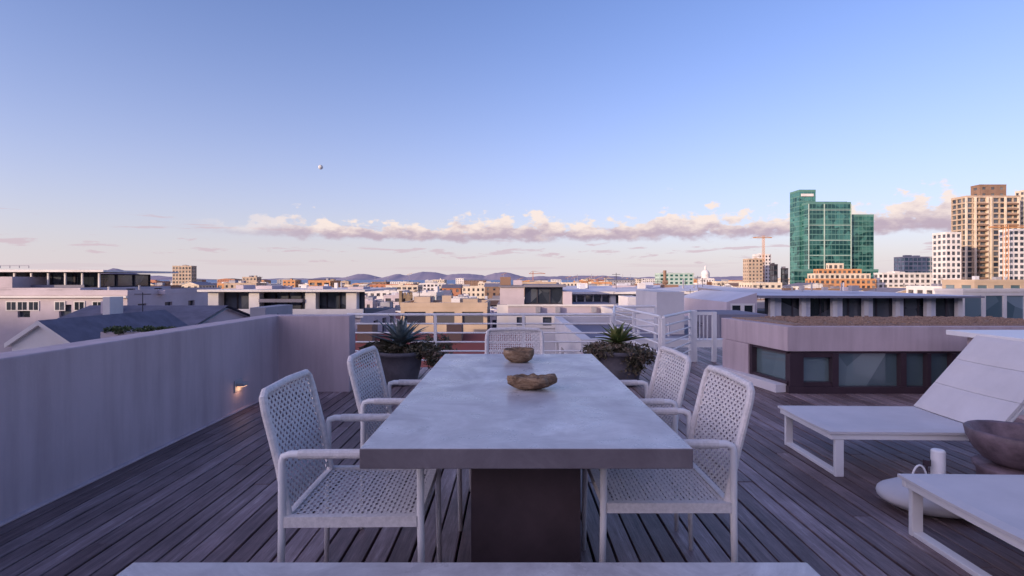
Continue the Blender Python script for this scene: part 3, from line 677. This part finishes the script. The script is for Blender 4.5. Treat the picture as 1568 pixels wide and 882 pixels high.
m=MB(); clump(m,(PX(668,9.5),9.5,PZ(530,9.5)),(.35,.3,.22),900,'dry',.04); m.tube([(PX(668,9.5),9.5,-3),(PX(668,9.5),9.5,PZ(530,9.5))],.04,'bark',6); m.build('red_leaf_shrub')
m=MB(); m.gable(-7,.4,14,22,GZ,-2.0,-.72,'c_mauve','r_red','x')
for x in (-5.2,-2.2): m.box(x,x+.5,17.2,17.9,-1.5,-.25,'c_brown')
m.build('red_roof_house')
m=MB(); m.block(2.2,12,16,26,GZ,-1.0,3,2.4,.5,.5,'c_white','glass','r_grey',.4,roofbits=2); m.clutter(2.6,11,17,24,-1.0,12,.5); m.build('neighbour_house')
m=MB(); m.block(-16,-8.5,24,32,GZ,-2.2,3,2.4,.5,.5,'c_grey','glass','r_grey',.4,roofbits=2); m.clutter(-15,-9,25,30,-2.2,10,.7); m.build('neighbour_house')

# ------------------------------------------------------------ ground, sea, hills, moon
def plain(name,c1,c2,scale,rough=.9):
    m,nt,b=newmat(name); v=coords(nt); n=noisetex(nt,v,scale,8,.6)
    nt.links.new(ramp(nt,n.outputs['Fac'],[(.35,c1),(.65,c2)]),b.inputs['Base Color']); b.inputs['Roughness'].default_value=rough; return m
M['ground']=plain('city_ground',(.07,.07,.07),(.2,.17,.14),.02)
M['water']=plain('sea_water',(.12,.19,.33),(.17,.25,.38),.001,.5)
M['far']=plain('hazy_hills',(.22,.20,.29),(.33,.27,.33),.0006)  # distance haze is painted into this mauve-blue hill colour
M['scrub']=plain('shade_hill_scrub',(.05,.06,.03),(.12,.11,.06),.02)
m=MB(); m.face([(-40000,-3000,GZ),(40000,-3000,GZ),(40000,50000,GZ),(-40000,50000,GZ)],'ground'); m.build('ground')
m=MB(); m.face([(-40000,1400,GZ+.5),(40000,1400,GZ+.5),(40000,49000,GZ+.5),(-40000,49000,GZ+.5)],'water'); m.build('sea')
def ridge(name,Y,a,b,peaks,mat,n=220,dep=3000,amp=1.2):
    m=MB(); k=m.mi(mat)
    for i in range(n+1):
        px=a+(b-a)*i/n; h=0
        for (c,w,ht) in peaks: h=max(h,ht*math.exp(-((px-c)/w)**2))
        h+=amp*noise.noise(Vector((px*.06,Y*.01,0)))+amp*.5*noise.noise(Vector((px*.2,Y*.01,3)))
        edge=min(1,(i/n)*8,(1-i/n)*8); h=max(.05,h)*edge
        x=PX(px,Y); 
        m.v+=[(x,Y-dep*.6,GZ),(x,Y-dep*.25,GZ+(h*Y/F)*.55+20*noise.noise(Vector((px*.1,1,0)))),(x,Y,CAMZ+h*Y/F),(x,Y+dep,GZ)]
    for i in range(n):
        for j in range(3):
            q=i*4+j; m.f.append((q,q+4,q+5,q+1)); m.m.append(k)
    m.build(name,smooth=True)
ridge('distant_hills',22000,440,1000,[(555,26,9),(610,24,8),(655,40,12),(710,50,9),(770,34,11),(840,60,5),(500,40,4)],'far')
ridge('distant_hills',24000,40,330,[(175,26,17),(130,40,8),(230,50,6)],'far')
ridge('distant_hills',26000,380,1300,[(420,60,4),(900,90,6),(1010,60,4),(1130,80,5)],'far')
m=MB(); k=m.mi('scrub'); NX,NY=90,16  # unseen hill added behind the camera to shade terrace and near city
for i in range(NX+1):
    for j in range(NY+1):
        x=-1900+3400*i/NX; t=j/NY; y=-420+360*t
        prof=math.sin(math.pi*t)**1.2
        m.v.append((x,y,GZ+84*prof+ (6*noise.noise(Vector((x*.008,y*.01,0)))*prof)))
for i in range(NX):
    for j in range(NY):
        q=i*(NY+1)+j; m.f.append((q,q+NY+1,q+NY+2,q+1)); m.m.append(k)
m.build('shade_hill',smooth=True)
M['moon']=plain('moon_surface',(.35,.35,.37),(.62,.62,.6),.012)
bpy.ops.mesh.primitive_uv_sphere_add(segments=32,ring_count=16,radius=98,location=(PX(491,22000),22000,PZ(256,22000)))
o=bpy.context.object; o.name='moon'; o.data.materials.append(M['moon'])
for p in o.data.polygons: p.use_smooth=True

# ------------------------------------------------------------ light
EL=math.radians(8.5); hx,hy=-.78,-.62
sv=Vector((hx*math.cos(EL),hy*math.cos(EL),math.sin(EL))).normalized()
sl=bpy.data.lights.new('sun','SUN'); sl.energy=4.8; sl.angle=math.radians(.5); sl.color=(1,.76,.52)
so=bpy.data.objects.new('sun',sl); so.rotation_euler=sv.to_track_quat('Z','Y').to_euler(); scene.collection.objects.link(so)

w=bpy.data.worlds.new('World'); scene.world=w; w.use_nodes=True; nt=w.node_tree; N=nt.nodes; Lk=nt.links
bg=N['Background']; STR=.15; bg.inputs['Strength'].default_value=STR
sky=N.new('ShaderNodeTexSky'); sky.sky_type='NISHITA'; sky.sun_disc=False; sky.sun_elevation=EL; sky.sun_rotation=math.atan2(hx,hy)
sky.altitude=50; sky.air_density=1.0; sky.dust_density=1.0; sky.ozone_density=1.5
def mth(op,a,b=None,c=None,clamp=False):
    n=N.new('ShaderNodeMath'); n.operation=op; n.use_clamp=clamp
    for i,x in enumerate((a,b,c)):
        if x is None: continue
        if isinstance(x,(int,float)): n.inputs[i].default_value=x
        else: Lk.new(x,n.inputs[i])
    return n.outputs[0]
def mixc(f,a,b,mode='MIX'):
    n=N.new('ShaderNodeMix'); n.data_type='RGBA'; n.blend_type=mode
    for i,x in ((0,f),(6,a),(7,b)):
        if isinstance(x,(int,float)): n.inputs[i].default_value=x
        elif isinstance(x,tuple): n.inputs[i].default_value=(*x,1)
        else: Lk.new(x,n.inputs[i])
    return n.outputs[2]
def sstep(v,a,b):
    n=N.new('ShaderNodeMapRange'); n.interpolation_type='SMOOTHSTEP'; Lk.new(v,n.inputs['Value']); n.inputs['From Min'].default_value=a; n.inputs['From Max'].default_value=b; return n.outputs[0]
tc=N.new('ShaderNodeTexCoord'); sp=N.new('ShaderNodeSeparateXYZ'); Lk.new(tc.outputs['Generated'],sp.inputs[0])
X,Yv,Z=sp.outputs
az=mth('ARCTAN2',X,Yv); hr=mth('SQRT',mth('ADD',mth('MULTIPLY',X,X),mth('MULTIPLY',Yv,Yv))); v=mth('DIVIDE',Z,hr)
def nz(sa,sv_,off,scale,det,rough,dist=0):
    cb=N.new('ShaderNodeCombineXYZ'); Lk.new(mth('MULTIPLY',az,sa),cb.inputs[0]); Lk.new(mth('MULTIPLY',v,sv_),cb.inputs[1]); cb.inputs[2].default_value=off
    n=N.new('ShaderNodeTexNoise'); n.inputs['Scale'].default_value=scale; n.inputs['Detail'].default_value=det; n.inputs['Roughness'].default_value=rough; n.inputs['Distortion'].default_value=dist
    Lk.new(cb.outputs[0],n.inputs['Vector']); return n.outputs['Fac']
K=1/STR
skyt=mixc(1.0,sky.outputs[0],(1.22,1.33,2.12),'MULTIPLY')
hz=mth('POWER',2.718,mth('MULTIPLY',mth('MAXIMUM',v,0),-5.0))
skyc=mixc(mth('MULTIPLY',hz,.88),skyt,(.80*K,.71*K,.765*K))
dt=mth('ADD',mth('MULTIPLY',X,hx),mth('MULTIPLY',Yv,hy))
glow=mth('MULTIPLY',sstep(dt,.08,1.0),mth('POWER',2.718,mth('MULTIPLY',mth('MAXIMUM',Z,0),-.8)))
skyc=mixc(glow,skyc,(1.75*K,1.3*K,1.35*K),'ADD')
base=.079
top=mth('MULTIPLY_ADD',nz(1,0,3,5.5,3,.5),.19,-.020)
hh=mth('DIVIDE',mth('SUBTRACT',v,base),mth('MAXIMUM',top,.004))
bil=nz(1,1.7,1,25,6,.56)
dens=mth('SUBTRACT',mth('ADD',mth('SUBTRACT',1.0,hh),mth('MULTIPLY',mth('SUBTRACT',bil,.5),2.3)),.42)
m1=mth('MULTIPLY',sstep(dens,0,.26),sstep(mth('ADD',hh,mth('MULTIPLY',mth('SUBTRACT',bil,.5),.6)),-.12,.08))
azf=sstep(az,-.60,-.32)
m1=mth('MULTIPLY',m1,azf)
def wisps(vc,wd,sa,sv_,off,thr):
    n=nz(sa,sv_,off,1,6,.6,.3)
    g=mth('SUBTRACT',n,mth('ADD',thr,mth('MULTIPLY',mth('ABSOLUTE',mth('SUBTRACT',v,vc)),1/wd)))
    return sstep(g,0,.08)
m2=wisps(.052,.18,12,80,5,.51); m3=wisps(.088,.16,7,75,9,.53); m4=wisps(.022,.12,5,120,12,.5)
m2=mth('MAXIMUM',m2,mth('MAXIMUM',mth('MULTIPLY',m3,.9),mth('MULTIPLY',m4,.35)))
shade=mth('ADD',mth('MULTIPLY',hh,1.5),mth('MULTIPLY',mth('SUBTRACT',nz(1,2,7,24,6,.6),.5),1.5))
ccol=mixc(sstep(shade,.0,.70),(.52*K,.41*K,.50*K),(.98*K,.83*K,.76*K))
final=mixc(mth('MULTIPLY',m2,.7,clamp=True),skyc,(.64*K,.49*K,.56*K))
final=mixc(mth('MULTIPLY',m1,.95,clamp=True),final,ccol)
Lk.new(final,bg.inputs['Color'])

cam=bpy.data.cameras.new('camera'); cam.sensor_width=36; cam.lens=18; cam.shift_y=-13/1568; cam.clip_end=80000; cam.clip_start=.05
co=bpy.data.objects.new('camera',cam); co.location=(0,0,CAMZ); co.rotation_euler=(math.radians(90),0,0); scene.collection.objects.link(co); scene.camera=co
scene.view_settings.view_transform='Standard'; scene.view_settings.look='None'; scene.view_settings.exposure=0
